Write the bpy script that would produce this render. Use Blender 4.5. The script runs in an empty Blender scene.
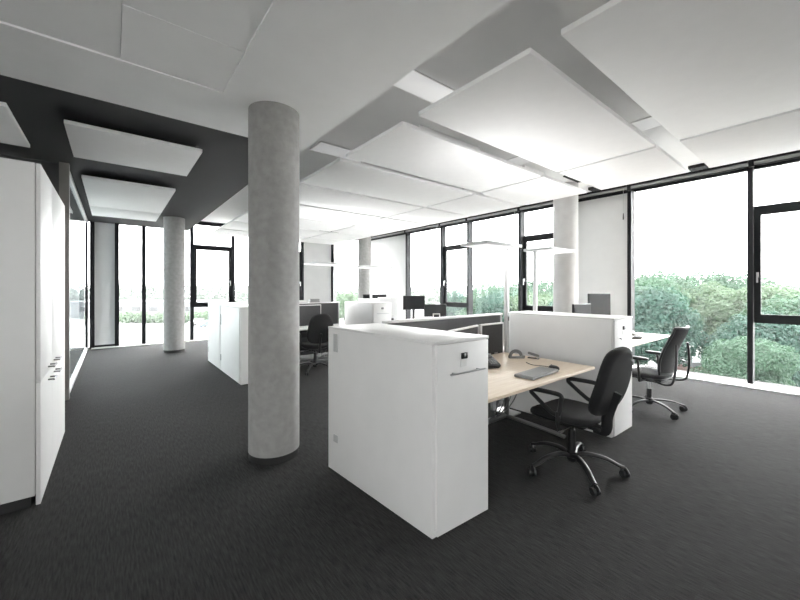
import bpy, bmesh, math, random
from mathutils import Vector, Matrix
random.seed(7)
C = bpy.context.scene.collection
PI = math.pi
SC = bpy.context.scene

# ------------------------------------------------------------------ materials
def mat(name, col, rough=.5, metal=0., noise=0., nscale=20., bump=0., bscale=200., stretch=None, emit=0., spec=.5):
    m = bpy.data.materials.new(name); m.use_nodes = True
    nt = m.node_tree; N = nt.nodes; L = nt.links
    b = N['Principled BSDF']
    b.inputs['Base Color'].default_value = (*col, 1)
    b.inputs['Roughness'].default_value = rough
    b.inputs['Metallic'].default_value = metal
    b.inputs['Specular IOR Level'].default_value = spec
    tc = N.new('ShaderNodeTexCoord'); mp = N.new('ShaderNodeMapping')
    L.new(tc.outputs['Object'], mp.inputs['Vector'])
    if stretch: mp.inputs['Scale'].default_value = stretch
    if noise:
        n = N.new('ShaderNodeTexNoise'); n.inputs['Scale'].default_value = nscale; n.inputs['Detail'].default_value = 5
        L.new(mp.outputs['Vector'], n.inputs['Vector'])
        r = N.new('ShaderNodeMapRange'); r.inputs['From Min'].default_value = .3; r.inputs['From Max'].default_value = .7
        r.inputs['To Min'].default_value = 1 - noise; r.inputs['To Max'].default_value = 1 + noise
        L.new(n.outputs['Fac'], r.inputs['Value'])
        mx = N.new('ShaderNodeMix'); mx.data_type = 'RGBA'; mx.blend_type = 'MULTIPLY'; mx.inputs[0].default_value = 1
        mx.inputs[6].default_value = (*col, 1); L.new(r.outputs['Result'], mx.inputs[7])
        L.new(mx.outputs[2], b.inputs['Base Color'])
    if bump:
        n2 = N.new('ShaderNodeTexNoise'); n2.inputs['Scale'].default_value = bscale; n2.inputs['Detail'].default_value = 3
        L.new(mp.outputs['Vector'], n2.inputs['Vector'])
        bp = N.new('ShaderNodeBump'); bp.inputs['Strength'].default_value = bump; bp.inputs['Distance'].default_value = .003
        L.new(n2.outputs['Fac'], bp.inputs['Height']); L.new(bp.outputs['Normal'], b.inputs['Normal'])
    if emit:
        b.inputs['Emission Color'].default_value = (1, 1, 1, 1); b.inputs['Emission Strength'].default_value = emit
    return m

M = {}
M['white'] = mat('white_lacquer', (.80, .79, .78), .45, noise=.015, nscale=6)
M['whitewall'] = mat('white_plaster', (.74, .74, .735), .9, noise=.02, nscale=4, bump=.1)
M['panelwhite'] = mat('white_acoustic_fleece', (.87, .865, .86), .95, noise=.012, nscale=8, bump=.15, bscale=400)
M['slab'] = mat('pale_slab_paint', (.88, .875, .87), .9, noise=.02, nscale=3)
M['dark_ceiling'] = mat('charcoal_ceiling_paint', (.028, .028, .030), .85, noise=.04, nscale=3)
M['charcoal_wall'] = mat('charcoal_wall_paint', (.075, .075, .077), .8, noise=.04, nscale=3)
M['frame'] = mat('anthracite_aluminium', (.020, .021, .023), .55, noise=.05, nscale=12, spec=.2)
M['postmetal'] = mat('bronze_grey_metal', (.24, .23, .215), .45, noise=.05, nscale=12)
M['alu'] = mat('brushed_aluminium', (.55, .55, .56), .32, 1., noise=.05, nscale=40, stretch=(1, 1, 12))
M['blindtube'] = mat('grey_blind_fabric', (.35, .35, .36), .7, noise=.05, nscale=60)
M['black'] = mat('black_plastic', (.012, .012, .013), .38, noise=.1, nscale=30, bump=.1, bscale=500)
M['blacksheen'] = mat('black_polyamide', (.022, .022, .023), .34, noise=.1, nscale=30)
M['fabric'] = mat('black_upholstery', (.013, .013, .014), .9, noise=.25, nscale=160, bump=.5, bscale=600)
M['meshback'] = mat('dark_grey_mesh_fabric', (.012, .0125, .0135), .8, noise=.3, nscale=220, bump=.6, bscale=700)
M['screen_grey'] = mat('mid_grey_acoustic_fabric', (.13, .13, .132), .95, noise=.15, nscale=150, bump=.4, bscale=500)
M['screen_fabric'] = mat('charcoal_acoustic_fabric', (.07, .07, .072), .95, noise=.2, nscale=150, bump=.4, bscale=500)
M['darkgap'] = mat('dark_plinth', (.018, .018, .018), .7, noise=.1, nscale=10)
M['greyplastic'] = mat('grey_plastic', (.22, .22, .22), .5, noise=.05, nscale=30)
M['steelgrey'] = mat('grey_coated_steel', (.20, .20, .20), .4, .3, noise=.05, nscale=20)
M['keys'] = mat('grey_key_plastic', (.30, .30, .295), .55, noise=.05, nscale=60)
M['lightgrey'] = mat('light_grey_plastic', (.5, .5, .5), .5, noise=.03, nscale=30)
M['midgrey'] = mat('grey_screen_face', (.030, .031, .033), .8, noise=.02, nscale=5)
M['darkgrey'] = mat('dark_grey_screen_face', (.014, .0145, .015), .8, noise=.02, nscale=5)
M['display'] = mat('dark_display_glass', (.02, .021, .023), .22, noise=.02, nscale=5)
M['lampwhite'] = mat('white_lamp_enamel', (.62, .62, .62), .4, noise=.01, nscale=8)
M['diffuser'] = mat('lamp_diffuser', (.9, .9, .9), .5, noise=.01, nscale=5, emit=.10)
M['glowpatch'] = mat('glowing_ceiling_patch', (.9, .9, .9), .5, noise=.01, nscale=5, emit=.03)  # white with a faint glow, for the bright rectangles on the slab
M['paper'] = mat('paper', (.75, .75, .73), .8, noise=.05, nscale=20)
M['bark'] = mat('bark', (.09, .07, .05), .9, noise=.3, nscale=8, bump=.5, bscale=20)
M['asphalt'] = mat('pale_concrete_yard', (.17, .175, .17), .9, noise=.2, nscale=.15)
M['palebounce'] = mat('pale_bounce_ground', (.5, .5, .49), .9, noise=.1, nscale=.6)  # kept pale to throw daylight upwards
M['lawn'] = mat('lawn_green', (.16, .20, .14), .95, noise=.25, nscale=.4)
M['brickpink'] = mat('pinkish_render', (.16, .10, .085), .9, noise=.1, nscale=3)
M['rooflight'] = mat('pale_roof_sheet', (.10, .105, .11), .7, noise=.05, nscale=.5)
M['carpaint_white'] = mat('white_car_paint', (.2, .2, .2), .25, noise=.01, nscale=3)
M['carpaint_blue'] = mat('dark_blue_car_paint', (.05, .08, .12), .25, noise=.01, nscale=3)
M['tyre'] = mat('tyre_rubber', (.02, .02, .02), .8, noise=.1, nscale=20)

def leafmat(name, col):
    m = mat(name, col, .65, noise=.35, nscale=.9, spec=.3)
    b = m.node_tree.nodes['Principled BSDF']
    b.inputs['Subsurface Weight'].default_value = 0
    # thin leaves let light through
    nt = m.node_tree; tr = nt.nodes.new('ShaderNodeBsdfTranslucent'); mx = nt.nodes.new('ShaderNodeMixShader')
    tr.inputs['Color'].default_value = (col[0] * 1.5, col[1] * 1.5, col[2] * 1.2, 1); mx.inputs[0].default_value = .35
    out = nt.nodes['Material Output']
    nt.links.new(b.outputs[0], mx.inputs[1]); nt.links.new(tr.outputs[0], mx.inputs[2]); nt.links.new(mx.outputs[0], out.inputs['Surface'])
    return m
M['leaf_a'] = leafmat('bluish_green_leaves', (.016, .045, .034))
M['leaf_b'] = leafmat('mid_green_leaves', (.027, .060, .037))
M['leaf_c'] = leafmat('pale_green_leaves', (.052, .084, .050))
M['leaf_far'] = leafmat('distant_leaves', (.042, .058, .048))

def carpet():
    m = bpy.data.materials.new('charcoal_striped_carpet'); m.use_nodes = True
    nt = m.node_tree; N = nt.nodes; L = nt.links; b = N['Principled BSDF']
    b.inputs['Roughness'].default_value = .95; b.inputs['Specular IOR Level'].default_value = .15
    tc = N.new('ShaderNodeTexCoord')
    def noise(scale, det, st):
        mp = N.new('ShaderNodeMapping'); mp.inputs['Scale'].default_value = st; L.new(tc.outputs['Object'], mp.inputs['Vector'])
        n = N.new('ShaderNodeTexNoise'); n.inputs['Scale'].default_value = scale; n.inputs['Detail'].default_value = det
        L.new(mp.outputs['Vector'], n.inputs['Vector']); return n
    a = noise(110, 4, (1, .10, 1)); f = noise(420, 2, (1, .5, 1)); w = noise(1.2, 3, (1, 1, 1))
    ad = N.new('ShaderNodeMath'); ad.operation = 'MULTIPLY_ADD'; L.new(a.outputs['Fac'], ad.inputs[0]); ad.inputs[1].default_value = 1.3
    L.new(f.outputs['Fac'], ad.inputs[2])
    ad2 = N.new('ShaderNodeMath'); ad2.operation = 'MULTIPLY_ADD'; L.new(w.outputs['Fac'], ad2.inputs[0]); ad2.inputs[1].default_value = .25
    L.new(ad.outputs[0], ad2.inputs[2])
    cr = N.new('ShaderNodeValToRGB'); cr.color_ramp.elements[0].position = .85; cr.color_ramp.elements[0].color = (.013, .013, .013, 1)
    cr.color_ramp.elements[1].position = 1.7; cr.color_ramp.elements[1].color = (.066, .065, .065, 1)
    mr = N.new('ShaderNodeMapRange'); mr.inputs['From Min'].default_value = .8; mr.inputs['From Max'].default_value = 1.75
    L.new(ad2.outputs[0], mr.inputs['Value']); L.new(mr.outputs['Result'], cr.inputs['Fac'])
    cr.color_ramp.elements[0].position = 0; cr.color_ramp.elements[1].position = 1
    L.new(cr.outputs['Color'], b.inputs['Base Color'])
    bp = N.new('ShaderNodeBump'); bp.inputs['Strength'].default_value = .6; bp.inputs['Distance'].default_value = .004
    L.new(ad.outputs[0], bp.inputs['Height']); L.new(bp.outputs['Normal'], b.inputs['Normal'])
    return m
M['carpet'] = carpet()
M['soffit'] = mat('white_ceiling_plaster', (.90, .90, .895), .9, noise=.015, nscale=4, bump=.1)
M['palecol'] = mat('pale_column_grey', (.56, .55, .54), .85, noise=.05, nscale=5, bump=.2, bscale=60)  # paler than the concrete of the other columns

def concrete():
    m = mat('fair_faced_concrete', (.33, .325, .315), .8, noise=.10, nscale=14, bump=.25, bscale=60)
    nt = m.node_tree; N = nt.nodes; L = nt.links; b = N['Principled BSDF']
    src = b.inputs['Base Color'].links[0].from_socket
    tc = N.new('ShaderNodeTexCoord')
    v = N.new('ShaderNodeTexVoronoi'); v.inputs['Scale'].default_value = 16; L.new(tc.outputs['Object'], v.inputs['Vector'])
    r = N.new('ShaderNodeMapRange'); r.inputs['From Min'].default_value = .03; r.inputs['From Max'].default_value = .09
    r.inputs['To Min'].default_value = .78; r.inputs['To Max'].default_value = 1.; L.new(v.outputs['Distance'], r.inputs['Value'])
    mx = N.new('ShaderNodeMix'); mx.data_type = 'RGBA'; mx.blend_type = 'MULTIPLY'; mx.inputs[0].default_value = .7
    L.new(src, mx.inputs[6]); L.new(r.outputs['Result'], mx.inputs[7]); L.new(mx.outputs[2], b.inputs['Base Color'])
    return m
M['concrete'] = concrete()

def maple():
    m = bpy.data.materials.new('pale_maple_veneer'); m.use_nodes = True
    nt = m.node_tree; N = nt.nodes; L = nt.links; b = N['Principled BSDF']; b.inputs['Roughness'].default_value = .38
    tc = N.new('ShaderNodeTexCoord'); mp = N.new('ShaderNodeMapping'); mp.inputs['Scale'].default_value = (1, 9, 1)
    L.new(tc.outputs['Object'], mp.inputs['Vector'])
    n = N.new('ShaderNodeTexNoise'); n.inputs['Scale'].default_value = 4; n.inputs['Detail'].default_value = 6; L.new(mp.outputs['Vector'], n.inputs['Vector'])
    cr = N.new('ShaderNodeValToRGB'); cr.color_ramp.elements[0].position = .3; cr.color_ramp.elements[0].color = (.72, .585, .445, 1)
    cr.color_ramp.elements[1].position = .7; cr.color_ramp.elements[1].color = (.82, .70, .56, 1)
    L.new(n.outputs['Fac'], cr.inputs['Fac']); L.new(cr.outputs['Color'], b.inputs['Base Color'])
    return m
M['maple'] = maple()

def glass(name, tint, refl):
    m = bpy.data.materials.new(name); m.use_nodes = True
    nt = m.node_tree; N = nt.nodes; L = nt.links; N.remove(N['Principled BSDF'])
    t = N.new('ShaderNodeBsdfTransparent'); t.inputs['Color'].default_value = (*tint, 1)
    g = N.new('ShaderNodeBsdfGlossy'); g.inputs['Roughness'].default_value = .01
    fr = N.new('ShaderNodeFresnel'); fr.inputs['IOR'].default_value = refl
    ge = N.new('ShaderNodeNewGeometry'); sb = N.new('ShaderNodeMath'); sb.operation = 'SUBTRACT'; sb.use_clamp = True
    L.new(fr.outputs[0], sb.inputs[0]); L.new(ge.outputs['Backfacing'], sb.inputs[1])   # no inner reflection inside the thin pane
    mx = N.new('ShaderNodeMixShader'); L.new(sb.outputs[0], mx.inputs[0]); L.new(t.outputs[0], mx.inputs[1]); L.new(g.outputs[0], mx.inputs[2])
    L.new(mx.outputs[0], N['Material Output'].inputs['Surface'])
    return m
M['glass'] = glass('window_glass', (.95, .95, .945), 1.35)
M['partglass'] = glass('partition_glass', (.90, .94, .95), 1.12)

# ------------------------------------------------------------------ mesh helpers
def box(bm, x0, x1, y0, y1, z0, z1, bev=0., mtx=None, seg=2):
    r = bmesh.ops.create_cube(bm, size=1.0)
    vs = r['verts']
    for v in vs:
        v.co = Vector(((x0 + x1) / 2 + v.co.x * (x1 - x0), (y0 + y1) / 2 + v.co.y * (y1 - y0), (z0 + z1) / 2 + v.co.z * (z1 - z0)))
    if bev:
        es = list({e for v in vs for e in v.link_edges})
        r2 = bmesh.ops.bevel(bm, geom=es, offset=bev, segments=seg, affect='EDGES', profile=.5)
        vs = list({v for f in r2['faces'] for v in f.verts} | {v for v in vs if v.is_valid})
    if mtx is not None:
        for v in vs: v.co = mtx @ v.co
    return vs

def frame_axes(d):
    d = d.normalized(); a = Vector((0, 0, 1)) if abs(d.z) < .9 else Vector((1, 0, 0))
    u = d.cross(a).normalized(); return u, d.cross(u).normalized()

def cyl(bm, p0, p1, r0, r1=None, seg=20):
    if r1 is None: r1 = r0
    p0 = Vector(p0); p1 = Vector(p1); u, w = frame_axes(p1 - p0)
    rings = []
    for p, r in ((p0, r0), (p1, r1)):
        rings.append([bm.verts.new(p + (u * math.cos(2 * PI * k / seg) + w * math.sin(2 * PI * k / seg)) * r) for k in range(seg)])
    for k in range(seg):
        bm.faces.new((rings[0][k], rings[0][(k + 1) % seg], rings[1][(k + 1) % seg], rings[1][k]))
    bm.faces.new(rings[0][::-1]); bm.faces.new(rings[1])

def spline(pts, n=8):
    P = [Vector(p) for p in pts]; out = []
    for i in range(len(P) - 1):
        p0 = P[max(i - 1, 0)]; p1 = P[i]; p2 = P[i + 1]; p3 = P[min(i + 2, len(P) - 1)]
        for k in range(n):
            t = k / n
            out.append(.5 * ((2 * p1) + (p2 - p0) * t + (2 * p0 - 5 * p1 + 4 * p2 - p3) * t * t + (3 * p1 - p0 - 3 * p2 + p3) * t ** 3))
    out.append(P[-1]); return out

def tube(bm, pts, r, seg=10, flat=1., closed=False, up=None):
    """sweep an ellipse along pts; r a number or a list; flat squeezes the section along the second axis"""
    P = [Vector(p) for p in pts]; n = len(P); rings = []; u = None
    for i in range(n):
        if closed: t = (P[(i + 1) % n] - P[i - 1])
        else: t = P[min(i + 1, n - 1)] - P[max(i - 1, 0)]
        t.normalize()
        if up is not None: u = Vector(up).cross(t).normalized()
        elif u is None: u, _ = frame_axes(t)
        else: u = (u - t * u.dot(t)).normalized()
        w = t.cross(u)
        rr = r[i] if isinstance(r, (list, tuple)) else r
        rings.append([bm.verts.new(P[i] + u * math.cos(2 * PI * k / seg) * rr + w * math.sin(2 * PI * k / seg) * rr * flat) for k in range(seg)])
    for i in range(n if closed else n - 1):
        a = rings[i]; b = rings[(i + 1) % n]
        for k in range(seg): bm.faces.new((a[k], a[(k + 1) % seg], b[(k + 1) % seg], b[k]))
    if not closed:
        bm.faces.new(rings[0][::-1]); bm.faces.new(rings[-1])

def lathe(bm, prof, seg=48, cx=0., cy=0.):
    rings = []
    for r, z in prof:
        rings.append([bm.verts.new((cx + r * math.cos(2 * PI * k / seg), cy + r * math.sin(2 * PI * k / seg), z)) for k in range(seg)])
    for a, b in zip(rings, rings[1:]):
        for k in range(seg): bm.faces.new((a[k], a[(k + 1) % seg], b[(k + 1) % seg], b[k]))
    bm.faces.new(rings[0][::-1]); bm.faces.new(rings[-1])

def prism(bm, poly, z0, z1, bev=0.):
    a = [bm.verts.new((x, y, z0)) for x, y in poly]; b = [bm.verts.new((x, y, z1)) for x, y in poly]; n = len(poly)
    fs = [bm.faces.new(a[::-1]), bm.faces.new(b)] + [bm.faces.new((a[k], a[(k + 1) % n], b[(k + 1) % n], b[k])) for k in range(n)]
    if bev:
        es = list({e for f in fs for e in f.edges}); bmesh.ops.bevel(bm, geom=es, offset=bev, segments=2, affect='EDGES', profile=.5)

def pillow(bm, outline, rings, fn=None, mtx=None):
    """stack of scaled copies of an outline: rings = (scale, height); fn(x, y) bends the height"""
    n = len(outline); R = []
    cx = sum(p[0] for p in outline) / n; cy = sum(p[1] for p in outline) / n
    for s, z in rings:
        ring = []
        for x, y in outline:
            X = cx + (x - cx) * s; Y = cy + (y - cy) * s
            co = Vector((X, Y, z + (fn(X, Y) if fn else 0)))
            ring.append(bm.verts.new(mtx @ co if mtx else co))
        R.append(ring)
    for a, b in zip(R, R[1:]):
        for k in range(n): bm.faces.new((a[k], a[(k + 1) % n], b[(k + 1) % n], b[k]))
    for ring, flip in ((R[0], True), (R[-1], False)):
        c = sum((v.co for v in ring), Vector()) / n; cv = bm.verts.new(c)
        for k in range(n):
            f = (ring[k], ring[(k + 1) % n], cv)
            bm.faces.new(f[::-1] if flip else f)

def superellipse(w, h, p=3.5, n=40, taper=0., cy=0.):
    out = []
    for k in range(n):
        t = 2 * PI * k / n; c, s = math.cos(t), math.sin(t)
        x = w / 2 * math.copysign(abs(c) ** (2 / p), c); y = h / 2 * math.copysign(abs(s) ** (2 / p), s)
        x *= 1 - taper * (y / h + .5)
        out.append((x, y + cy))
    return out

def obj(name, bm, m, parent=None, smooth=None, kind=None):
    bmesh.ops.recalc_face_normals(bm, faces=bm.faces)
    me = bpy.data.meshes.new(name); bm.to_mesh(me); bm.free()
    me.materials.append(M[m] if isinstance(m, str) else m)
    if smooth is not None:
        try: me.shade_smooth()
        except Exception:
            for p in me.polygons: p.use_smooth = True
        try: me.set_sharp_from_angle(angle=math.radians(smooth))
        except Exception: pass
    o = bpy.data.objects.new(name, me); C.objects.link(o)
    if parent: o.parent = parent
    if kind: o['kind'] = kind
    return o

def tag(o, label, cat, group=None):
    o['label'] = label; o['category'] = cat
    if group: o['group'] = group
    return o

def thing(name, label, cat, loc=(0, 0, 0), rz=0., group=None, kind=None):
    o = bpy.data.objects.new(name, None); C.objects.link(o); o.empty_display_size = .2
    o.location = loc; o.rotation_euler = (0, 0, rz)
    if label: o['label'] = label
    if cat: o['category'] = cat
    if group: o['group'] = group
    if kind: o['kind'] = kind
    return o

def dup(root, loc, rz, label, group=None, scale=None):
    r = root.copy(); C.objects.link(r); r.location = loc; r.rotation_euler = (0, 0, rz); r['label'] = label
    if group: r['group'] = group
    if scale: r.scale = scale
    for ch in list(root.children):
        c = ch.copy(); C.objects.link(c); c.parent = r
        for g in list(ch.children):
            d = g.copy(); C.objects.link(d); d.parent = c
    return r

def bmn(): return bmesh.new()
def bx(name, dims, m, parent=None, bev=0., kind=None, smooth=None, mtx=None):
    bm = bmn(); box(bm, *dims, bev=bev, mtx=mtx)
    return obj(name, bm, m, parent, smooth=smooth if smooth is not None else (40 if bev else None), kind=kind)

# ------------------------------------------------------------------ room constants
XR, YF = 7.94, 11.95            # glass planes of the two facades
ZS = 3.10                       # soffit and ceiling panel undersides
ZC = 3.50                       # slab
ZD = 3.20                       # charcoal ceiling
XL, YB = -4.3, -6.2
YW = 6.60                       # charcoal cross wall

bx('floor', (-4.5, 8.2, YB - .2, 12.2, -.25, 0), 'carpet', kind='structure')
bx('ceiling', (-4.6, 8.3, YB - .2, 12.3, ZC, ZC + .3), 'slab', kind='structure')
# soffit with a shallow recessed field and hatch joints
bm = bmn()
box(bm, -4.3, 1.715, 3.18, 3.95, ZS, ZC - .001)
box(bm, .70, 1.715, -6.3, 3.18, ZS, ZC - .001)
box(bm, -4.3, .04, -6.3, 3.18, ZS + .014, ZC - .001)
box(bm, .0425, .70, -6.3, 2.56, ZS + .014, ZC - .001)
box(bm, .0425, .70, 2.5625, 3.18, ZS + .010, ZC - .001)
obj('ceiling_soffit', bm, 'soffit', kind='structure')
bx('ceiling_charcoal', (-4.3, 1.715, 3.951, 12.0, ZD, ZC - .001), 'dark_ceiling', kind='structure')
bm = bmn(); box(bm, -4.5, 1.92, YB - .2, YB, 0, ZC); box(bm, 2.42, 8.3, YB - .2, YB, 0, ZC); obj('wall_back', bm, 'whitewall', kind='structure')
bm = bmn(); box(bm, XL - .2, XL, YB, -2.4, 0, ZC); box(bm, XL - .2, XL, -.8, YW + .1, 0, ZC); obj('wall_left', bm, 'whitewall', kind='structure')
bm = bmn(); box(bm, -4.29, -.56, YW, YW + .1, 0, ZD - .02); obj('wall_cross', bm, 'charcoal_wall', kind='structure')
bm = bmn(); box(bm, -4.5, -4.3, YW + .1, 8.6, 0, ZC); box(bm, -4.5, -4.3, 10.2, 12.1, 0, ZC); obj('wall_far_left', bm, 'whitewall', kind='structure')

# ------------------------------------------------------------------ facades
NW = [0]
def facade(side, a0, a1, kind, handle_at=None):
    """one window bay from a0 to a1 along the facade; its own post stands at a0"""
    NW[0] += 1
    def B(bm, a_, b_, d0, d1, z0, z1, bev=0.):
        if side == 'R': box(bm, XR - d1, XR - d0, a_, b_, z0, z1, bev)
        elif side == 'F': box(bm, a_, b_, YF - d1, YF - d0, z0, z1, bev)
        elif side == 'L': box(bm, XL - .1 + d0, XL - .1 + d1, a_, b_, z0, z1, bev)
        else: box(bm, a_, b_, YB - .1 + d0, YB - .1 + d1, z0, z1, bev)
    w = thing('window_%d' % NW[0], None, None, kind='structure')
    f = bmn(); dp = .19 if side == 'R' else .12
    pw = .065 if side == 'R' else .09
    B(f, a0, a0 + pw, 0, dp, 0, 3.499)
    B(f, a0 + pw, a1, -.03, .06, 3.39, 3.499)
    B(f, a0 + pw, a1, -.03, .04, -.02, .03)
    if kind == 'casement':
        B(f, a0 + pw, a1, -.03, .07, 2.73, 2.80); B(f, a0 + pw, a1, -.03, .07, .97, 1.03)
    obj('frame', f, 'frame', w)
    if kind == 'panel':
        p = bmn(); B(p, a0 + pw, a1, .0, .035, .03, 3.39); obj('panel', p, 'whitewall', w)
        g = bmn(); B(g, a0 + pw, a1, .036, .045, .03, .07); obj('bottom_trim', g, 'frame', w)
        return w
    g = bmn(); B(g, a0 + pw, a1, .012, .018, .03, 3.39); obj('pane', g, 'glass', w)
    if kind == 'casement':
        s = bmn(); a, b = a0 + pw, a1; t = .075
        B(s, a, a + t, .02, .085, 1.03, 2.73); B(s, b - t, b, .02, .085, 1.03, 2.73)
        B(s, a + t, b - t, .02, .085, 1.03, 1.03 + t); B(s, a + t, b - t, .02, .085, 2.73 - t, 2.73)
        so = obj('sash', s, 'frame', w)
        h = bmn(); hc = a0 + pw + .04 if handle_at == 'a' else a1 - .04
        B(h, hc - .014, hc + .014, .085, .10, 1.68, 1.76); B(h, hc - .009, hc + .009, .10, .135, 1.725, 1.745)
        B(h, hc - .010, hc + .010, .122, .14, 1.60, 1.745)
        obj('handle', h, 'alu', so)
    return w

R_bays = [(-6.19, -4.0, 'panel'), (-4.0, -1.81, 'panel'), (-1.81, -.17, 'glass'), (-.17, .895, 'casement'), (.895, 2.57, 'glass'), (2.57, 3.90, 'panel'),  # first two bays, out of view, closed to cut light from behind
          (3.90, 4.95, 'casement'), (4.95, 6.59, 'glass'), (6.59, 7.64, 'casement'), (7.64, 9.28, 'glass'), (9.28, 11.90, 'panel')]
for a, b, k in R_bays: facade('R', a, b, k, 'b')
F_bays = [(-4.25, -2.9, 'glass'), (-2.9, -1.6, 'casement'), (-1.6, -.45, 'glass'), (-.45, .04, 'panel'), (.04, .61, 'glass'), (.61, 1.745, 'glass'),
          (1.745, 2.86, 'casement'), (2.86, 4.06, 'glass'), (4.06, 5.11, 'casement'), (5.11, 6.30, 'panel'), (6.30, 7.86, 'glass')]
for a, b, k in F_bays: facade('F', a, b, k, 'b')
for a in (1.92,): facade('B', a, a + .5, 'glass')  # unseen window added behind the camera for frontal fill light
for a in (-2.4, 8.6): facade('L', a, a + 1.6, 'glass')  # unseen windows added to light the left side and neighbouring room
bx('trim_1', (7.48, XR - .002, YB, YF - .16, 0, .022), 'white', kind='structure')
bx('trim_2', (-.42, XR - .47, YF - .22, YF - .005, 0, .022), 'white', kind='structure')
bm = bmn(); box(bm, XR - .03, XR + .12, YF - .05, YF + .12, -.1, ZC); obj('trim_3', bm, 'frame', kind='structure')
bm = bmn(); box(bm, XR - .14, XR - .06, YB, YF - .15, 3.47, ZC - .001); obj('trim_4', bm, 'frame', kind='structure')

# roller blinds rolled up along the window wall, one per bay
nm = {2: 'the opening window nearest the camera', 3: 'the wide window behind the mesh back chair', 4: 'the white wall panel beside the thick pillar',
      5: 'the opening window next to the thick pillar', 6: 'the wide window behind the two standing lamps',
      7: 'the second opening window past the pillar', 8: 'the wide window behind the far monitors', 9: 'the far white corner panel'}
for i, (a, b, k) in enumerate(R_bays):
    i -= 1
    if i < 2: continue
    t = thing('roller_blind', 'rolled up grey roller blind above ' + nm[i], 'blind', (XR - .24, a, 3.435), 0, 'rolled up window blinds')
    w = b - a
    bm = bmn(); cyl(bm, (0, .05, 0), (0, w - .01, 0), .027, seg=18); obj('roller_tube', bm, 'blindtube', t, smooth=40)
    bm = bmn(); box(bm, -.03, .045, .05, w - .01, .03, .064); obj('headrail', bm, 'frame', t)
    bm = bmn(); box(bm, -.012, .012, .06, w - .02, -.045, -.028, bev=.003); obj('bottom_bar', bm, 'frame', t)
    for y in (.012, w - .008):
        bm = bmn(); box(bm, -.04, .055, y - .011, y + .030 if y < .1 else y + .011, -.05, .064, bev=.004); obj('bracket', bm, 'frame', t)
    if i in (2, 4, 6, 8):
        bm = bmn(); tube(bm, [(-.045, .1, .0), (-.047, .1, -.25), (-.045, .1, -.48)], .0035, seg=6)
        ch = obj('pull_chain', bm, 'lightgrey', t)
        bm = bmn(); cyl(bm, (-.045, .1, -.60), (-.045, .1, -.48), .012, .007, seg=10); obj('chain_weight', bm, 'black', ch)

# glass partition to the neighbouring room
gp = thing('wall_glass_partition', None, None, kind='structure')
bx('post', (-.56, -.46, YW - .03, YW + .08, 0, ZD - .001), 'postmetal', gp)
bx('end_post', (-.54, -.48, YF - .20, YF - .13, 0, ZD - .001), 'frame', gp)
bx('bottom_rail', (-.54, -.48, YW + .08, YF - .20, 0, .055), 'white', gp)
bx('top_rail', (-.54, -.48, YW + .08, YF - .20, ZD - .055, ZD - .001), 'white', gp)
bx('pane', (-.516, -.504, YW + .08, YF - .20, .055, ZD - .055), 'partglass', gp)

# ------------------------------------------------------------------ concrete columns
def column(x, y, z1, label, r=.22, m='concrete'):
    t = thing('concrete_column', label, 'column', (x, y, 0), 0, 'round concrete columns')
    bm = bmn(); lathe(bm, [(r, .06), (r, 1.2), (r, 2.4), (r, z1)], 64)
    obj('shaft', bm, m, t, smooth=40)
    bm = bmn(); lathe(bm, [(r - .004, 0), (r - .004, .06)], 64); obj('base_ring', bm, 'darkgap', t, smooth=40)
    return t
column(1.148, 3.257, ZS, 'thick round grey concrete column standing beside the large white cabinet')
column(1.15, 10.08, ZD, 'round concrete column under the edge of the charcoal ceiling by the far windows')
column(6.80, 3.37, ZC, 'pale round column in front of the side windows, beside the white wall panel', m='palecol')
column(6.72, 10.3, ZC, 'slim looking pale column in the far corner of the office')

# ------------------------------------------------------------------ suspended ceiling panels
def cpanel(x0, x1, y0, y1, label, group, z=ZS, th=.04, top=ZC):
    t = thing('ceiling_panel', label, 'ceiling panel', ((x0 + x1) / 2, (y0 + y1) / 2, z), 0, group)
    hx, hy = (x1 - x0) / 2, (y1 - y0) / 2
    bx('board', (-hx, hx, -hy, hy, 0, th), 'panelwhite', t, bev=.004)
    bx('carrier_rail', (-hx * .45, hx * .45, -.02, .02, th, top - z - .002), 'panelwhite', t)
    return t
G1 = 'white ceiling panels over the desks'
rows = [(-1.45, -.30, None), (-.21, 1.123, 'big white ceiling panel cut off by the upper right of the picture, next to the windows side'),
        (1.335, 2.47, 'large square white ceiling panel hanging directly over the wooden desk'),
        (2.70, 3.80, 'white ceiling panel second in the row going away from the camera, past the largest whole one'),
        (3.94, 5.13, 'white ceiling panel third in the row, its corner beside the thick concrete column'),
        (5.22, 6.42, 'narrow looking white ceiling panel fourth in the row behind the thick column'),
        (6.52, 7.72, 'white ceiling panel above the middle desks, fifth in the row'),
        (7.82, 9.02, 'white ceiling panel sixth in the row, beside the edge of charcoal ceiling'),
        (9.12, 10.32, 'far white ceiling panel, last but one before the end windows'),
        (10.42, 11.6, 'white ceiling panel at the far end touching the end windows')]
rows[0] = (-1.45, -.30, 'white ceiling panel over the camera, mostly outside the picture')
lab2 = ['narrow white ceiling panel by the window wall, behind the camera', 'narrow white ceiling panel beside the blinds, top right of the picture',
        'narrow white ceiling panel between the largest panel and the window blinds', 'narrow white ceiling panel beside the pillar top and blinds',
        'narrow white ceiling panel above the two standing lamps near blinds', 'narrow white panel beside the blinds, third past the pillar top',
        'narrow white panel beside the blinds, fourth past the pillar top', 'narrow white panel beside the blinds, fifth past the pillar top',
        'narrow white panel beside the blinds, over the far monitors', 'narrow white ceiling panel in the far window corner']
for i, (y0, y1, lb) in enumerate(rows):
    if i >= 1:
        cpanel(2.205, 4.74, y0, y1, lb, G1)
        cpanel(4.80, 6.16, y0 if i != 2 else 1.34, y1, lab2[i], G1)
G2 = 'white panels under the charcoal ceiling'
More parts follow.
